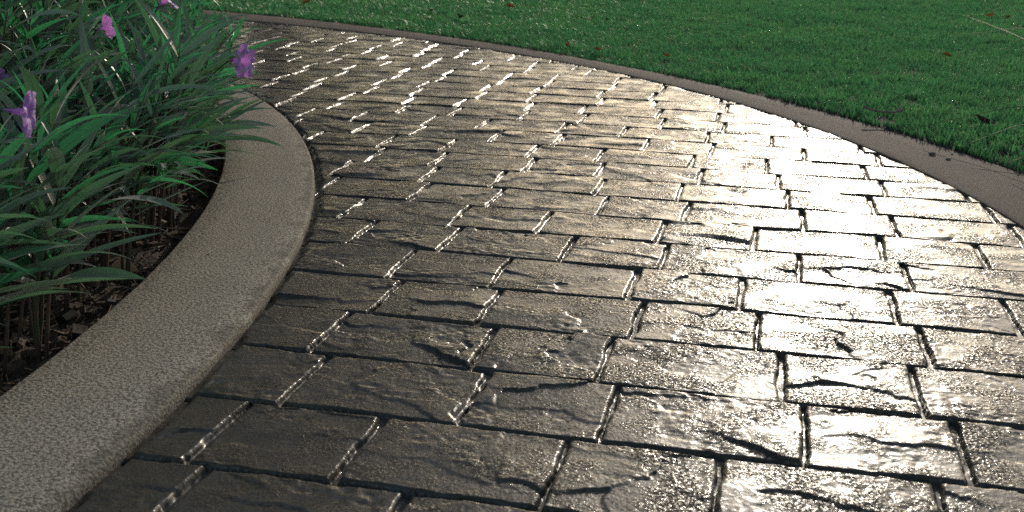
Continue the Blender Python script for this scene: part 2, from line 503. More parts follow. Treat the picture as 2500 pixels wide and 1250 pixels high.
# ------------------------------------------------------------------ grass of the lawn
def mat_grass():
    m = NT('grass_blade')
    r = m.attr('tint')
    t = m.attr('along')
    p = m.pos()
    patch = m.noise(p, 3.0, 4, 0.6)
    c = m.mix(r, (0.100, 0.235, 0.090), (0.175, 0.345, 0.125))
    c = m.mix(m.ramp(patch, [(0.42, 0.0), (0.64, 1.0)]), m.mix(0.25, c, (0.03, 0.10, 0.05)), m.mix(0.6, c, (0.20, 0.34, 0.11)))
    c = m.mix(m.ramp(r, [(0.97, 0.0), (0.99, 0.5)]), c, (0.22, 0.15, 0.05))
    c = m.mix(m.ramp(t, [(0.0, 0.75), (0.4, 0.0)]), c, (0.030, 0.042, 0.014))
    tr = m.mix(0.5, c, (0.05, 0.38, 0.13))
    b = m.pbsdf(Base_Color=c, Roughness=0.42, Specular_IOR_Level=0.35)
    tl = m.n('ShaderNodeBsdfTranslucent', {'Color': tr})
    return m.done(m.n('ShaderNodeMixShader', {0: 0.45, 1: b.outputs[0], 2: tl.outputs[0]}))
M_GRASS = mat_grass()

def grass():
    N = 760000
    Y = 1.4 + (7.2 - 1.4) * rng.random(N) ** 0.80
    X = (rng.random(N) * 2 - 1) * (Y * 0.50 + 0.35)
    t, r = polar(X / H, Y / H)
    d = (r - r_of(F_RO, t)) * H
    bare = fbm(X * 9, Y * 9, 131, 3)
    fring = (fbm(X * 30, Y * 30, 133, 2) - 0.5) * 0.03
    dens = np.where(Y < 3.0, 1.0, np.where(Y < 4.5, 0.8, 0.6))
    keep = (d > 0.005 + fring * 0.30) & in_view(X, Y, 0.18, 0.15) & (rng.random(N) < dens) & (bare < 0.80)
    X, Y, d = X[keep], Y[keep], d[keep]
    n = len(X)
    Z = lawn_height(X, Y) - 0.004
    clump = fbm(X * 26, Y * 26, 135, 3)
    hgt = (0.012 + 0.014 * rng.random(n)) * (0.55 + 0.9 * clump) * (0.75 + 0.25 * sstep(0, 0.08, d))
    hgt *= np.where(rng.random(n) < 0.03, 1.6, 1.0)
    wid = 0.0009 + 0.0009 * rng.random(n) + np.where(Y > 4, 0.0006, 0)
    az = rng.random(n) * 2 * np.pi
    lean = 0.15 + 0.75 * rng.random(n) ** 1.3
    dx, dy = np.cos(az), np.sin(az)
    fa = az + np.pi / 2 + rng.normal(0, 0.5, n)
    wx, wy = np.cos(fa) * wid, np.sin(fa) * wid
    base = np.stack([X, Y, Z], -1)
    mid = base + np.stack([dx * lean * hgt * 0.30, dy * lean * hgt * 0.30, hgt * 0.58], -1)
    tip = base + np.stack([dx * lean * hgt * 1.0, dy * lean * hgt * 1.0, hgt * (1 - 0.22 * lean)], -1)
    w = np.stack([wx, wy, np.zeros(n)], -1)
    V = np.stack([base - w, base + w, mid - w * 0.85, mid + w * 0.85, tip], 1).reshape(-1, 3)
    o = np.arange(n)[:, None] * 5
    Q = o + np.array([0, 1, 3, 2])
    T = o + np.array([2, 3, 4])
    al = np.tile(np.array([0, 0, 0.58, 0.58, 1.0]), n)
    tint = np.repeat(np.clip(0.25 + 0.5 * fbm(X * 6, Y * 6, 137, 2) + rng.normal(0, 0.22, n), 0, 1), 5)
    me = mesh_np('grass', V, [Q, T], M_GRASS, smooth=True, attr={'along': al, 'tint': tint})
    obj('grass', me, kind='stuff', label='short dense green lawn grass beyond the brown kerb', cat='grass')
    # dew on the blade tips
    nd = 1500
    pick = rng.choice(n, nd, replace=False, p=(1 / Y ** 0.5) / (1 / Y ** 0.5).sum())
    cen = tip[pick] + np.array([0, 0, -0.001])
    ico = np.array([(0, 0, 1), (0.894, 0, 0.447), (0.276, 0.851, 0.447), (-0.724, 0.526, 0.447), (-0.724, -0.526, 0.447), (0.276, -0.851, 0.447), (0.724, 0.526, -0.447), (-0.276, 0.851, -0.447), (-0.894, 0, -0.447), (-0.276, -0.851, -0.447), (0.724, -0.526, -0.447), (0, 0, -1)])
    fi = np.array([(0, 1, 2), (0, 2, 3), (0, 3, 4), (0, 4, 5), (0, 5, 1), (1, 6, 2), (2, 7, 3), (3, 8, 4), (4, 9, 5), (5, 10, 1), (6, 7, 2), (7, 8, 3), (8, 9, 4), (9, 10, 5), (10, 6, 1), (11, 7, 6), (11, 8, 7), (11, 9, 8), (11, 10, 9), (11, 6, 10)])
    rad = 0.0005 + 0.0008 * rng.random(nd) ** 2
    V = (cen[:, None, :] + ico[None] * rad[:, None, None]).reshape(-1, 3)
    F = (np.arange(nd)[:, None, None] * 12 + fi[None]).reshape(-1, 3)
    m = NT('dew_water')
    b = m.pbsdf(Base_Color=(0.9, 0.9, 0.9), Roughness=0.03, IOR=1.33, Transmission_Weight=1.0)
    obj('dew', mesh_np('dew', V, F, m.done(b)), kind='stuff', label='tiny glinting dew drops on the lawn grass', cat='dew')
grass()

def mat_simple(name, col, rough=0.6, col2=None, scale=80, bump=0.001, spec=0.4, trans=None):
    m = NT(name)
    p = m.pos()
    nn = m.noise(p, scale, 4, 0.6)
    c = m.mix(m.ramp(nn, [(0.35, 0.0), (0.65, 1.0)]), col, col2 or tuple(0.5 * x for x in col))
    b = m.pbsdf(Base_Color=c, Roughness=rough, Specular_IOR_Level=spec, Normal=m.bump(nn, bump, 1.0))
    if trans:
        tl = m.n('ShaderNodeBsdfTranslucent', {'Color': trans})
        return m.done(m.n('ShaderNodeMixShader', {0: 0.4, 1: b.outputs[0], 2: tl.outputs[0]}))
    return m.done(b)
# ------------------------------------------------------------------ trees at the far side of the lawn
def mat_crown():
    m = NT('tree_leaves')
    r = m.attr('tint')
    c = m.mix(r, (0.018, 0.045, 0.018), (0.050, 0.090, 0.030))
    b = m.pbsdf(Base_Color=c, Roughness=0.5, Specular_IOR_Level=0.3)
    tl = m.n('ShaderNodeBsdfTranslucent', {'Color': (0.05, 0.12, 0.03, 1)})
    return m.done(m.n('ShaderNodeMixShader', {0: 0.25, 1: b.outputs[0], 2: tl.outputs[0]}))
M_CROWN = mat_crown()
M_BARK = mat_simple('tree_bark', (0.09, 0.07, 0.055), 0.9, (0.045, 0.035, 0.028), 30, 0.02)

def tree(x, y, ht, cr_r, seed, label):
    r = random.Random(seed)
    g = np.random.default_rng(seed)
    root = obj('tree', None, None, label, 'tree', 'trees across the lawn', loc=(x, y, 0))
    V, Q, T = [], [], []
    def add(pts, rad):
        v, q, t = tube(pts, rad, 8)
        o = len(V)
        V.extend(v); Q.append(q + o); T.append(t + o)
    top = ht * 0.55
    trunk = [Vector((0.08 * math.sin(i * 0.9 + seed), 0.08 * math.cos(i * 0.7 + seed), -0.05 + top * i / 7)) for i in range(8)]
    add(trunk, [0.20 * (1 - 0.6 * i / 7) + (0.09 if i == 0 else 0) for i in range(8)])
    cens = []
    for k in range(11):
        a = 2.4 * k + r.uniform(-0.4, 0.4)
        b = trunk[r.randrange(2, 8)]
        e = Vector((math.cos(a) * cr_r * r.uniform(0.35, 0.8), math.sin(a) * cr_r * r.uniform(0.35, 0.8), ht * r.uniform(0.30, 0.92)))
        add([b.lerp(e, t) + Vector((0, 0, 0.25 * math.sin(math.pi * t))) for t in (0, 0.33, 0.66, 1)], [0.075, 0.055, 0.035, 0.012])
        cens.append((e, cr_r * r.uniform(0.30, 0.52)))
    obj('trunk', mesh_np('trunk', V, [np.concatenate(Q), np.concatenate(T)], M_BARK), root)
    P = []
    for e, rad in cens:
        n = 620
        d = g.normal(size=(n, 3)); d /= np.linalg.norm(d, axis=1)[:, None]
        P.append(np.array(e) + d * (rad * g.random((n, 1)) ** 0.45) * np.array([1.15, 1.15, 0.85]))
    P = np.concatenate(P)
    n = len(P)
    A, B = g.normal(size=(n, 3)), g.normal(size=(n, 3))
    A /= np.linalg.norm(A, axis=1)[:, None]
    B = B - A * (A * B).sum(1)[:, None]; B /= np.linalg.norm(B, axis=1)[:, None]
    L, W = (0.13 + 0.10 * g.random(n))[:, None], (0.05 + 0.03 * g.random(n))[:, None]
    Vc = np.stack([P - A * L, P + B * W, P + A * L, P - B * W], 1).reshape(-1, 3)
    obj('crown', mesh_np('crown', Vc, np.arange(4 * n).reshape(-1, 4), M_CROWN, attr={'tint': np.repeat(g.random(n), 4)}), root)
for i, (az, dist, ht, cr_r) in enumerate([(-33, 12.0, 6.5, 2.7), (-22, 12.5, 7.2, 2.8), (-11.5, 12.0, 6.4, 2.5), (-3.0, 13.5, 6.2, 2.3), (-44, 11.0, 7.0, 2.8)]):
    a = math.radians(az)
    tree(dist * math.sin(a), dist * math.cos(a), ht, cr_r, 900 + i, 'broad leafy tree with low branches across the lawn')

# ------------------------------------------------------------------ planting: narrow-leaved purple-flowered plants
def mat_leaf(name, c_dark, c_light, c_trans, mixf):
    m = NT(name)
    uv = m.n('ShaderNodeUVMap', uv_map='UVMap').outputs[0]
    sep = m.n('ShaderNodeSeparateXYZ', {0: uv})
    across = m.math('ABSOLUTE', m.math('SUBTRACT', sep.outputs[0], 0.5))
    rib = m.ramp(across, [(0.02, 1.0), (0.06, 0.0)])
    # side veins run forward from the midrib
    vv = m.math('ADD', m.math('MULTIPLY', sep.outputs[1], 15.0), m.math('MULTIPLY', across, -7.0))
    vein = m.ramp(m.math('ABSOLUTE', m.math('SUBTRACT', m.math('FRACT', vv), 0.5)), [(0.03, 1.0), (0.12, 0.0)])
    r = m.rand()
    pn = m.noise(m.pos(), 90, 3)
    c = m.mix(r, c_dark, c_light)
    c = m.mix(m.ramp(pn, [(0.4, 0.0), (0.75, 0.5)]), c, c_light)
    c = m.mix(m.math('MULTIPLY', rib, 0.5), c, (0.16, 0.18, 0.10))
    c = m.mix(m.math('MULTIPLY', vein, 0.18), c, (0.10, 0.14, 0.09))
    blem = m.math('MULTIPLY', m.ramp(m.noise(m.pos(), 160, 2), [(0.70, 0.0), (0.76, 1.0)]), m.ramp(r, [(0.8, 0.0), (0.9, 0.7)]))
    c = m.mix(blem, c, (0.14, 0.10, 0.03))
    nb = m.bump(m.math('ADD', m.math('MULTIPLY', vein, -0.5), m.math('MULTIPLY', pn, 0.6)), 0.0006, 0.8)
    b = m.pbsdf(Base_Color=c, Roughness=0.34, Specular_IOR_Level=0.65, Normal=nb, Sheen_Weight=0.45, Sheen_Roughness=0.4)
    tc = m.mix(m.math('MULTIPLY', rib, 0.6), c_trans, (0.05, 0.10, 0.03))
    tl = m.n('ShaderNodeBsdfTranslucent', {'Color': tc, 'Normal': nb})
    return m.done(m.n('ShaderNodeMixShader', {0: mixf, 1: b.outputs[0], 2: tl.outputs[0]}))
M_LEAF = mat_leaf('lance_leaf', (0.140, 0.152, 0.098), (0.255, 0.262, 0.180), (0.09, 0.32, 0.12), 0.25)
M_LEAF2 = mat_leaf('young_lance_leaf', (0.060, 0.130, 0.062), (0.105, 0.185, 0.092), (0.06, 0.42, 0.15), 0.42)

M_STEM = mat_simple('brown_stem', (0.055, 0.032, 0.024), 0.55, (0.10, 0.065, 0.045), 120, 0.0008)
M_STEM_G = mat_simple('green_brown_stem', (0.030, 0.055, 0.025), 0.5, (0.075, 0.045, 0.03), 60, 0.0005)
M_PETAL = mat_simple('purple_petal', (0.50, 0.26, 0.64), 0.55, (0.58, 0.34, 0.72), 120, 0.0006, 0.3, (0.62, 0.22, 0.70))
M_CALYX = mat_simple('green_calyx', (0.03, 0.09, 0.04), 0.5, (0.05, 0.06, 0.03), 90)

def leaf_mesh(idx):
    """A lance-shaped leaf of unit length along +x, arching; the blade is folded along the midrib."""
    r = random.Random(300 + idx)
    n = 10
    W = r.uniform(0.040, 0.070)
    droop = r.uniform(0.15, 1.15)
    lift = r.uniform(-0.1, 0.35)
    side = r.uniform(-0.35, 0.35)
    twist = r.uniform(-0.7, 0.7)
    fold = r.uniform(0.15, 0.5)
    V, UV = [], []
    x = y = z = 0.0
    pit, yaw = lift, 0.0
    for i in range(n + 1):
        t = i / n
        wd = W * (math.sin(math.pi * min(1, t ** 0.75)) ** 0.9) * (1 - 0.15 * t) + (0.004 if i == 0 else 0)
        if i == n: wd = 0.0006
        tw = twist * t
        fx, fy, fz = math.cos(pit) * math.cos(yaw), math.cos(pit) * math.sin(yaw), math.sin(pit)
        f = Vector((fx, fy, fz))
        s = Vector((-math.sin(yaw), math.cos(yaw), 0))
        u = f.cross(s)
        s2 = s * math.cos(tw) + u * math.sin(tw)
        u2 = -s * math.sin(tw) + u * math.cos(tw)
        wv = 0.006 * math.sin(t * 9 + idx)
        for k, sg in enumerate((-1, 0, 1)):
            p = Vector((x, y, z)) + s2 * (wd * sg) + u2 * ((fold * wd if sg else 0) + wv * sg * wd * 8)
            V.append(tuple(p)); UV.append((0.5 + 0.5 * sg, t))
        st = 1.0 / n
        x += f.x * st; y += f.y * st; z += f.z * st
        pit -= droop * st * (0.5 + t)
        yaw += side * st
    return mesh_np('leaf', V, grid_faces(n + 1, 3), None, uv=UV)
LEAVES = []
for i in range(22):
    me = leaf_mesh(i)
    me.materials.append(M_LEAF)
    me2 = me.copy(); me2.name = 'leaf'
    me2.materials[0] = M_LEAF2
    LEAVES.append((me, me2))

def orient(dirv, roll):
    """Rotation that takes local +x to dirv with local +z as far up as it can be, then rolled."""
    x = dirv.normalized()
    up = Vector((0, 0, 1))
    if abs(x.dot(up)) > 0.97: up = Vector((0.6, 0.5, 0.2)).normalized()
    y = up.cross(x).normalized()
    z = x.cross(y)
    m = Matrix((x, y, z)).transposed()
    return m.to_quaternion() @ Quaternion((1, 0, 0), roll)

def flower_mesh():
    """A trumpet with five crumpled round lobes, opening along +x; its tube starts at the origin."""
    nu, V = 60, []
    prof = [(0.0, 0.0016), (0.006, 0.0020), (0.013, 0.0028), (0.020, 0.0045), (0.026, 0.0068), (0.0295, 0.0092), (0.0315, 0.013), (0.0325, 0.017), (0.0330, 0.0215), (0.0325, 0.0260), (0.0318, 0.0300)]
    nv = len(prof)
    for i in range(nu):
        a = 2 * math.pi * i / nu
        lobe = abs(math.cos(2.5 * a)) ** 0.55
        for j, (x, rr) in enumerate(prof):
            t = max(0.0, (j - 4) / (nv - 5))
            r = rr * (1 - t * 0.30 * (1 - lobe))
            rf = 0.0011 * t * math.sin(15 * a + 1.3 * j) + 0.0014 * t * math.sin(7 * a + j * 0.6) - 0.005 * t * t * (1 - lobe)
            V.append((x + rf, r * math.cos(a), r * math.sin(a)))
    return mesh_np('flower', V, grid_faces(nu, nv, True), M_PETAL)
FLOWER = flower_mesh()
def calyx_mesh():
    V, F = [], []
    for k in range(5):
        a = 2 * math.pi * k / 5
        c, s = math.cos(a), math.sin(a)
        o = len(V)
        V += [(-0.004, 0.0012 * c - 0.001 * s, 0.0012 * s + 0.001 * c), (-0.004, 0.0012 * c + 0.001 * s, 0.0012 * s - 0.001 * c), (0.006, 0.0030 * c, 0.0030 * s), (0.017, 0.0046 * c, 0.0046 * s)]
        F += [(o, o + 1, o + 2), (o + 1, o + 3, o + 2), (o + 2, o + 3, o)]
    return mesh_np('calyx', V, np.array(F), M_CALYX)
CALYX = calyx_mesh()

GROUP_P = 'narrow-leaved plants filling the bed'
N_LEAF = [0]
def stem_curve(base, height, lean_dir, lean, r, n=9):
    pts, p = [], Vector(base)
    for i in range(n + 1):
        t = i / n
        pts.append(p.copy())
        d = Vector((lean_dir.x * lean * (0.5 + 0.9 * t), lean_dir.y * lean * (0.5 + 0.9 * t), 1.0)).normalized()
        d += Vector((r.uniform(-0.06, 0.06), r.uniform(-0.06, 0.06), 0))
        p += d.normalized() * (height / n)
    return pts

def make_plant(x, y, r, n_stems, h_rng, lean_dir, lean, label, flower=None, leaf_from=0.25, scale=1.0, spread=0.03, out=None):
    z = soil_z(x, y) - 0.006
    root = obj('flowering_plant', None, None, label, 'plant', GROUP_P, loc=(x, y, z))
    for s in range(n_stems):
        ox, oy = r.uniform(-spread, spread), r.uniform(-spread, spread)
        ht = r.uniform(*h_rng)
        ld = Vector((lean_dir[0] + r.uniform(-0.7, 0.7), lean_dir[1] + r.uniform(-0.7, 0.7), 0)).normalized()
        pts = stem_curve((ox, oy, 0), ht, ld, lean * r.uniform(0.3, 1.5), r)
        r0 = r.uniform(0.0019, 0.0034) * scale
        rad = [r0 * (1 - 0.70 * i / 9) for i in range(10)]
        V, Q, T = tube(pts, rad, 6)
        st = obj('stem', mesh_np('stem', V, [Q, T], M_STEM if r.random() < 0.7 else M_STEM_G), root)
        # opposite pairs, each turned a quarter from the one below
        nn = max(4, int(ht / (0.027 * scale)))
        a0 = r.uniform(0, math.pi)
        for k in range(nn):
            t = leaf_from + (1 - leaf_from) * (k + 0.6 * r.random()) / nn
            f = t * 9
            i = min(8, int(f))
            p = pts[i].lerp(pts[i + 1], f - i)
            ax = (pts[i + 1] - pts[i]).normalized()
            for side in (0, 1):
                if r.random() < 0.12: continue
                a = a0 + k * math.pi / 2 + side * math.pi + r.uniform(-0.45, 0.45)
                hd = Vector((math.cos(a), math.sin(a), 0))
                up = r.uniform(0.25, 1.0) + 1.6 * max(0, t - 0.5)
                d = (hd + ax * up + Vector((0.15 * lean_dir[0], 0.15 * lean_dir[1], 0)))
                if out is not None:
                    ip = Vector((x + p.x, y + p.y, 0))
                    d += Vector((out[0], out[1], 0)) * r.uniform(0, 0.18)
                ln = scale * r.uniform(0.050, 0.120) * (0.75 + 0.5 * math.sin(math.pi * min(1, t * 0.95)))
                young = r.random() < 0.22 + 0.15 * (t > 0.8)
                me = LEAVES[r.randrange(len(LEAVES))][1 if young else 0]
                lf = obj('leaf', me, st)
                lf.rotation_mode = 'QUATERNION'
                lf.rotation_quaternion = orient(d, r.uniform(-0.6, 0.6))
                lf.location = p
                w = r.uniform(0.8, 1.25)
                lf.scale = (ln, ln * w, ln)
                N_LEAF[0] += 1
    return root

def add_flower(root, world_pos, direction, size=1.0, stalk_from=None, roll=0.0):
    loc = Vector(world_pos) - root.location
    d = Vector(direction).normalized()
    fl = obj('flower', FLOWER, root)
    fl.rotation_mode = 'QUATERNION'
    fl.rotation_quaternion = orient(d, roll)
    fl.location = loc
    fl.scale = (size,) * 3
    ca = obj('calyx', CALYX, fl)
    a = loc
    b = Vector(stalk_from) - root.location if stalk_from is not None else Vector((0, 0, loc.z * 0.45))
    mid = a.lerp(b, 0.5) + Vector((0, 0, 0.012)) - d * 0.02
    pts = []
    for i in range(9):
        t = i / 8
        pts.append(b * (1 - t) ** 2 + mid * 2 * t * (1 - t) + a * t ** 2)
    V, Q, T = tube(pts, [0.0013 - 0.0005 * i / 8 for i in range(9)], 5)
    obj('flower_stalk', mesh_np('flower_stalk', V, [Q, T], M_STEM_G), root)
    return fl

def bed_dist(x, y):
    return (R_LI - math.hypot(x / H - C_LI[0], y / H - C_LI[1])) * H

PLANTS = []
rp = random.Random(21)
LBL = 'narrow-leaved bushy plant standing deep in the planting bed among others'
LBL_E = 'narrow-leaved bushy plant at the rim of the bed beside the grey kerb'
tries = 0
while tries < 30000 and len(PLANTS) < 150:
    tries += 1
    y = 0.85 + 2.8 * rp.random() ** 1.35
    x = rp.uniform(-0.50 * y - 0.22, -0.40)
    d = bed_dist(x, y)
    if d < (0.042 if y > 1.2 else 0.055) or d > 1.4: continue
    if y > 2.0 and d < 0.045 + 0.45 * (y - 2.0): continue
    mind = 0.056 if y < 1.75 else 0.078 if d < 0.5 else 0.105
    if any((x - q[0]) ** 2 + (y - q[1]) ** 2 < mind * mind for q in PLANTS): continue
    PLANTS.append((x, y, d))
for (x, y, d) in PLANTS:
    q = Vector((x / H - C_LI[0], y / H - C_LI[1])).normalized()
    edge = d < 0.16
    hh = (0.17, 0.27) if edge and y < 1.7 else (0.18, 0.30) if edge else (0.24, 0.38)
    make_plant(x, y, rp, rp.choice((3, 3, 4, 5)), hh, (0.75 * q.x + 0.35, 0.75 * q.y + 0.1), 0.22 if edge else 0.15, LBL_E if edge else LBL, leaf_from=0.36 if edge and y < 1.8 else 0.34, out=(q.x, q.y) if edge else None)
print('plants', len(PLANTS), 'leaves', N_LEAF[0])

# ------------------------------------------------------------------ the plants in flower
def flower_plant(px, py, zf, size, direction, base_xy, label, roll=0.0, h=(0.2, 0.3)):
    fp = pix(px, py, zf)
    r = random.Random(int(px * 7 + py))
    d = Vector((base_xy[0] - C_LI[0] * H, base_xy[1] - C_LI[1] * H, 0)).normalized()
    root = make_plant(base_xy[0], base_xy[1], r, 3, h, (0.75 * d.x + 0.3, 0.75 * d.y), 0.35, label, leaf_from=0.35, out=(d.x, d.y))
    add_flower(root, fp - Vector(direction).normalized() * 0.028 * size, direction, size, roll=roll)
    return root
def beside(px, py, z, back):
    p = pix(px, py, z)
    return (p.x - back, p.y)
flower_plant(594, 150, 0.195, 0.85, (0.90, -0.42, -0.02), beside(515, 185, 0.15, 0.05), 'narrow-leaved plant holding one open purple flower out over the paving', 0.3, (0.14, 0.20))
flower_plant(262, 66, 0.255, 0.55, (0.55, 0.55, 0.15), beside(262, 80, 0.2, 0.04), 'narrow-leaved plant with a half-hidden purple flower high among its leaves', 1.1)
flower_plant(66, 275, 0.240, 0.66, (0.97, 0.12, -0.12), beside(20, 300, 0.15, 0.03), 'narrow-leaved plant with a purple trumpet flower seen from the side beside a pale upright leaf', 0.7)
flower_plant(-10, 205, 0.215, 0.62, (0.75, -0.45, -0.15), beside(-40, 215, 0.15, 0.03), 'narrow-leaved plant with a large purple flower above a hanging seed pod', 0.1)
flower_plant(10, 38, 0.26, 0.55, (0.3, 0.6, 0.3), beside(10, 50, 0.2, 0.05), 'narrow-leaved plant with a purple flower next to the black garden lamp', 0.4)
flower_plant(403, 0, 0.265, 0.75, (0.5, 0.2, 0.6), beside(400, 20, 0.2, 0.04), 'narrow-leaved plant with a pink purple flower at the top of its stems', 0.9)

# ------------------------------------------------------------------ mulch on the bed
def mulch():
    m = NT('mulch_bits')
    r = m.attr('tint')
    c = m.ramp(r, [(0.0, (0.030, 0.020, 0.012)), (0.45, (0.095, 0.062, 0.036)), (0.75, (0.19, 0.125, 0.07)), (1.0, (0.36, 0.27, 0.17))])
    mt = m.done(m.pbsdf(Base_Color=c, Roughness=0.85, Normal=m.bump(m.noise(m.pos(), 400, 3), 0.001, 1.0)))
    N = 9000
    Y = 0.85 + 2.7 * rng.random(N) ** 1.3
    X = -0.36 - (0.5 * Y - 0.1) * rng.random(N)
    d = (R_LI - np.hypot(X / H / (1 - Z_KL / H) - C_LI[0], Y / H / (1 - Z_KL / H) - C_LI[1])) * H
    ok = (d > 0.006) & (d < 0.8)
    X, Y, d = X[ok], Y[ok], d[ok]
    n = len(X)
    Z = -0.026 + 0.016 * sstep(0.02, 0.5, d) + (fbm(X * 22, Y * 22, 101, 5) - 0.5) * 0.030 + 0.004
    straw = rng.random(n) < 0.30
    L = np.where(straw, 0.010 + 0.028 * rng.random(n) ** 2, 0.0025 + 0.009 * rng.random(n) ** 2)
    W = np.where(straw, 0.0006, L * (0.35 + 0.4 * rng.random(n)))
    T = np.where(straw, 0.0006, L * (0.15 + 0.25 * rng.random(n)))
    a, b = rng.random(n) * 2 * np.pi, rng.normal(0, 0.30, n)
    e1 = np.stack([np.cos(a) * np.cos(b), np.sin(a) * np.cos(b), np.sin(b)], -1)
    e2 = np.stack([-np.sin(a), np.cos(a), rng.normal(0, 0.25, n)], -1)
    e3 = np.cross(e1, e2)
    cube = np.array([(-1, -1, -1), (1, -1, -1), (1, 1, -1), (-1, 1, -1), (-1, -1, 1), (1, -1, 1), (1, 1, 1), (-1, 1, 1)], float)
    jit = cube[None] * (0.55 + 0.45 * rng.random((n, 8, 3)))
    V = np.stack([X, Y, Z], -1)[:, None] + jit[..., 0:1] * (e1 * L[:, None])[:, None] + jit[..., 1:2] * (e2 * W[:, None])[:, None] + jit[..., 2:3] * (e3 * T[:, None])[:, None]
    F = np.array([(0, 3, 2, 1), (4, 5, 6, 7), (0, 1, 5, 4), (1, 2, 6, 5), (2, 3, 7, 6), (3, 0, 4, 7)])
    Q = (np.arange(n)[:, None, None] * 8 + F[None]).reshape(-1, 4)
    tint = np.repeat(np.clip(np.where(straw, 0.75, 0.42) + rng.normal(0, 0.22, n), 0, 1), 8)
    obj('mulch', mesh_np('mulch', V.reshape(-1, 3), Q, mt, smooth=False, attr={'tint': tint}), kind='stuff', label='dark bark mulch and straw bits covering the bed soil', cat='mulch')
mulch()

# ------------------------------------------------------------------ small things lying about
M_DEAD = mat_simple('dead_leaf_brown', (0.16, 0.060, 0.020), 0.7, (0.09, 0.035, 0.015), 120, 0.002, 0.3, (0.18, 0.06, 0.02))
M_DEAD2 = mat_simple('dead_leaf_dark', (0.075, 0.040, 0.022), 0.7, (0.04, 0.022, 0.014), 120, 0.002, 0.3)
M_DEAD3 = mat_simple('dead_leaf_grey', (0.17, 0.155, 0.12), 0.8, (0.10, 0.09, 0.07), 160, 0.002, 0.3, (0.12, 0.10, 0.07))
M_TWIG = mat_simple('dry_twig', (0.28, 0.22, 0.16), 0.8, (0.15, 0.115, 0.08), 150, 0.001)
M_STONE = mat_simple('pale_pebble', (0.26, 0.23, 0.19), 0.8, (0.16, 0.14, 0.12), 200, 0.001)
M_DARKSTONE = mat_simple('dark_pebble', (0.17, 0.14, 0.12), 0.8, (0.11, 0.09, 0.08), 200, 0.001)

def dead_leaf(loc, size, ratio, curl, az, tilt, mat, label, seed=0, group=None):
    r = random.Random(seed)
    V, n = [], 9
    for i in range(n + 1):
        t = i / n
        w = ratio * (math.sin(math.pi * t ** 0.85) ** 0.8 + 0.02)
        for k in range(5):
            s = -1 + k / 2
            V.append(((t - 0.5) * size, s * w * 0.5 * size, (curl * (s * s * w * 0.5 + 0.55 * (t - 0.5) ** 2) + 0.02 * r.uniform(-1, 1)) * size))
    o = obj('fallen_leaf', mesh_np('fallen_leaf', V, grid_faces(n + 1, 5), mat), None, label, 'leaf', group, loc=loc)
    o.rotation_euler = (tilt, tilt * 0.6, az)
    st, _, _ = None, 0, 0
    Vs, Q, T = tube([(-0.5 * size, 0, curl * 0.14 * size), (-0.62 * size, 0.02 * size, 0.02 * size), (-0.72 * size, 0.05 * size, 0.0)], [0.0008] * 3, 5)
    obj('leaf_stalk', mesh_np('leaf_stalk', Vs, [Q, T], mat), o)
    return o
GL = 'fallen leaves on the lawn'
spots = [(1245, 17, 0.042, M_DEAD), (1122, 43, 0.045, M_DEAD2), (748, 7, 0.040, M_DEAD), (1386, 112, 0.028, M_DEAD), (1460, 122, 0.026, M_DEAD), (1483, 48, 0.022, M_DEAD2), (1053, 27, 0.026, M_DEAD2), (1628, 137, 0.022, M_DEAD), (1826, 62, 0.026, M_DEAD), (2417, 39, 0.034, M_DEAD), (2462, 43, 0.034, M_DEAD), (2312, 136, 0.028, M_DEAD), (1310, 62, 0.016, M_DEAD2)]
for i, (x, y, sz, mt) in enumerate(spots):
    p = pix(x, y, 0.022)
    dead_leaf(p, sz, 0.55, 0.9, i * 1.7, 0.35, mt, 'reddish brown fallen leaf lying on the lawn grass' if mt is M_DEAD else 'dark brown fallen leaf lying on the lawn grass', 60 + i, GL if mt is M_DEAD else GL + ', dark ones')
p = pix(2404, 300, 0.022)
dead_leaf(p, 0.042, 0.24, 1.6, -0.75, 0.5, M_DEAD2, 'dark curled dry leaf lying on the lawn near the long stalks', 81)
p = pix(1060, 40, 0.022)
dead_leaf(p, 0.035, 0.16, 0.8, 1.3, 0.3, M_DEAD3, 'thin straw coloured dry leaf on the lawn', 82)
p = pix(300, 628, -0.004)
o = dead_leaf((p.x, p.y, soil_z(p.x, p.y) + 0.012), 0.034, 0.85, 0.35, 0.6, 0.0, M_DEAD3, 'broad pale grey dead leaf propped on the mulch', 83)
o.rotation_euler = (math.radians(52), math.radians(8), math.radians(12))

def twig(pts, r0, label, mat=M_TWIG, name='twig', cat='twig', side=None):
    base = Vector(pts[0])
    V, Q, T = tube([Vector(p) - base for p in pts], [r0 * (1 - 0.6 * i / (len(pts) - 1)) for i in range(len(pts))], 6)
    o = obj(name, mesh_np(name, V, [Q, T], mat), None, label, cat, loc=base)
    for sd in (side or []):
        V, Q, T = tube([Vector(p) - base for p in sd], [r0 * 0.6 * (1 - 0.5 * i / (len(sd) - 1)) for i in range(len(sd))], 5)
        obj('side_twig', mesh_np('side_twig', V, [Q, T], mat), o)
    return o
tw = [pix(x, y, z) for x, y, z in [(2108, 272, 0.024), (2122, 279, 0.020), (2145, 284, 0.017), (2165, 286, 0.016), (2184, 286, 0.018), (2196, 282, 0.022), (2212, 277, 0.028)]]
tw = [q_ + Vector((0, 0, 0.010)) for q_ in tw]
twig(tw, 0.0032, 'curved pale twig lying on the lawn beside the brown kerb', side=[[tw[4], tw[4] + Vector((0.012, 0.012, 0.006)), tw[4] + Vector((0.020, 0.022, 0.014))]])
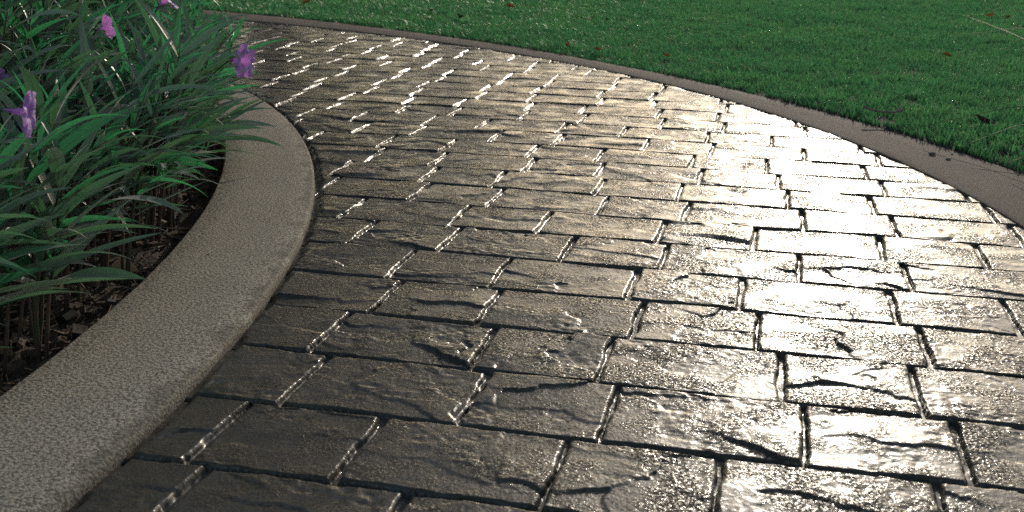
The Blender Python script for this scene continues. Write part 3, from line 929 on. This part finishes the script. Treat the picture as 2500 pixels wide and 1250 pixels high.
def pebble(p, size, mat, label, name='pebble'):
    g = np.random.default_rng(int(abs(p[0]) * 1e4))
    nu, nv, V = 12, 7, []
    for i in range(nu):
        for j in range(nv):
            a, b = 2 * math.pi * i / nu, math.pi * j / (nv - 1)
            d = np.array([math.sin(b) * math.cos(a), math.sin(b) * math.sin(a), math.cos(b)])
            k = 1 + 0.35 * (float(vnoise(np.array([d[0] * 1.6 + p[0] * 50]), np.array([d[1] * 1.6 + d[2] + p[1] * 50]), 5)[0]) - 0.5)
            V.append(tuple(d * k * np.array([1.0, 0.75, 0.5]) * size))
    return obj(name, mesh_np(name, V, grid_faces(nu, nv, True), mat), None, label, 'pebble', loc=(p[0], p[1], p[2]))
pebble(pix(2172, 306, 0.008), 0.009, M_STONE, 'pale rough lump of mortar at the edge between kerb and grass', 'mortar_lump')
pebble(pix(2276, 375, Z_KR + 0.003), 0.0065, M_DARKSTONE, 'largest flat dark pebble on the brown kerb')
pebble(pix(2315, 388, Z_KR + 0.002), 0.005, M_STONE, 'smaller pale brown pebble on the brown kerb')
pebble(pix(2324, 377, Z_KR + 0.001), 0.0022, M_DARKSTONE, 'tiny dark pebble on the brown kerb')
pebble(pix(509, 621, Z_KL + 0.001), 0.0016, M_DARKSTONE, 'tiny dark crumb lying on the grey kerb')

# long thin stalks that lean in over the lawn from a clump on the right
M_STALK = mat_simple('green_stalk', (0.10, 0.21, 0.09), 0.65, (0.20, 0.26, 0.11), 60, 0.0004, 0.15)
stalks = [((2250, 310, 0.030), (2380, 280, 0.060), (2500, 258, 0.085), (2620, 262, 0.06), (2700, 330, 0.005), 'long green stalk arching low across the lawn, thickest of its clump'),
          ((2362, 352, 0.028), (2440, 322, 0.045), (2500, 305, 0.055), (2620, 300, 0.05), (2700, 345, 0.005), 'thin green stalk reaching towards the dark curled leaf'),
          ((2352, 36, 0.10), (2420, 62, 0.12), (2500, 96, 0.14), (2640, 180, 0.10), (2720, 320, 0.005), 'thin dark stalk with a pale drooping tip high above the lawn'),
          ((2330, 86, 0.07), (2420, 78, 0.10), (2500, 70, 0.13), (2630, 110, 0.12), (2735, 310, 0.005), 'fine pale stalk crossing above the lawn almost level'),
          ((2455, 398, 0.022), (2480, 391, 0.03), (2510, 384, 0.04), (2600, 375, 0.04), (2680, 400, 0.005), 'short fine stalk just above the kerb edge of the lawn')]
for q0, q1, q2, q3, q4, lb in stalks:
    K = [pix(*q) for q in (q4, q3, q2, q1, q0)]
    pts = []
    for i in range(len(K) - 1):
        a, b, c, d = K[max(i - 1, 0)], K[i], K[i + 1], K[min(i + 2, len(K) - 1)]
        for t in (0, 0.25, 0.5, 0.75):
            pts.append(0.5 * ((2 * b) + (c - a) * t + (2 * a - 5 * b + 4 * c - d) * t * t + (3 * b - a - 3 * c + d) * t ** 3))
    pts.append(K[-1])
    twig(pts, 0.0015, lb, M_STALK, 'grass_stalk', 'stalk')

# ------------------------------------------------------------------ black garden lamp behind the plants, stone edging far off
M_BLACK = mat_simple('black_lamp_metal', (0.012, 0.012, 0.013), 0.35, (0.018, 0.018, 0.018), 40, 0.0002, 0.5)
M_RIM = mat_simple('grey_lamp_rim', (0.18, 0.19, 0.18), 0.4, (0.12, 0.12, 0.12), 40, 0.0002, 0.5)
def lathe(name, prof, mat, parent, n=28):
    V = []
    for i in range(n):
        a = 2 * math.pi * i / n
        for r, z in prof:
            V.append((r * math.cos(a), r * math.sin(a), z))
    return obj(name, mesh_np(name, V, grid_faces(n, len(prof), True), mat, smooth=False), parent)
lp = pix(78, 30, 0.16)
lamp = obj('garden_lamp', None, None, 'black cylindrical garden lamp with grey rim half hidden behind the plants', 'lamp', loc=(lp.x, lp.y, soil_z(lp.x, lp.y) - 0.01))
lathe('body', [(0.0, 0.0), (0.045, 0.0), (0.045, 0.012), (0.036, 0.016), (0.036, 0.175), (0.034, 0.180), (0.0, 0.180)], M_BLACK, lamp)
lathe('rim', [(0.030, 0.1805), (0.039, 0.181), (0.040, 0.190), (0.036, 0.195), (0.030, 0.192)], M_RIM, lamp)
for k in range(3):
    a = k * 2.094 + 0.4
    pts = [(0.0385 * math.cos(a), 0.0385 * math.sin(a), z) for z in (0.02, 0.10, 0.181)]
    V, Q, T = tube(pts, [0.0025] * 3, 6)
    obj('bar', mesh_np('bar', V, [Q, T], M_BLACK), lamp)

M_EDGING = mat_simple('grey_brown_edging_stone', (0.20, 0.165, 0.14), 0.85, (0.12, 0.10, 0.085), 35, 0.004)
def edging(x0, x1, y_px, label, seed):
    p0, p1 = pix(x0, y_px[0], 0.0), pix(x1, y_px[1], 0.0)
    d = (p1 - p0); L = d.length; d.normalize()
    nrm = Vector((-d.y, d.x, 0))
    prof = [(-0.05, -0.02), (-0.05, 0.045), (-0.042, 0.055), (0.042, 0.055), (0.05, 0.045), (0.05, -0.02)]
    V = []
    for i in range(17):
        t = i / 16
        c = d * (L * t)
        for w, z in prof:
            k = 0.004 * math.sin(9 * t + seed + w * 40)
            V.append(tuple(c + nrm * (w + k) + Vector((0, 0, z + k))))
    return obj('edging_stone', mesh_np('edging_stone', V, grid_faces(17, 6), M_EDGING, smooth=False), None, label, 'stone', loc=p0)
edging(395, 478, (-4, -6), 'long grey brown edging stone beyond the lawn behind the plants', 1.0)
edging(482, 560, (-6, -9), 'long grey brown edging stone beyond the lawn next to the wooden stake', 2.0)
sk = pix(507, 4, 0.0)
V, Q, T = tube([(0, 0, -0.03), (0.001, 0, 0.05), (0.0, 0.001, 0.14)], [0.012, 0.012, 0.011], 8)
obj('wooden_stake', mesh_np('wooden_stake', V, [Q, T], M_TWIG), None, 'short pale wooden stake standing in the lawn before the edging stones', 'stake', loc=(sk.x, sk.y, 0))
print('leaves', N_LEAF[0])
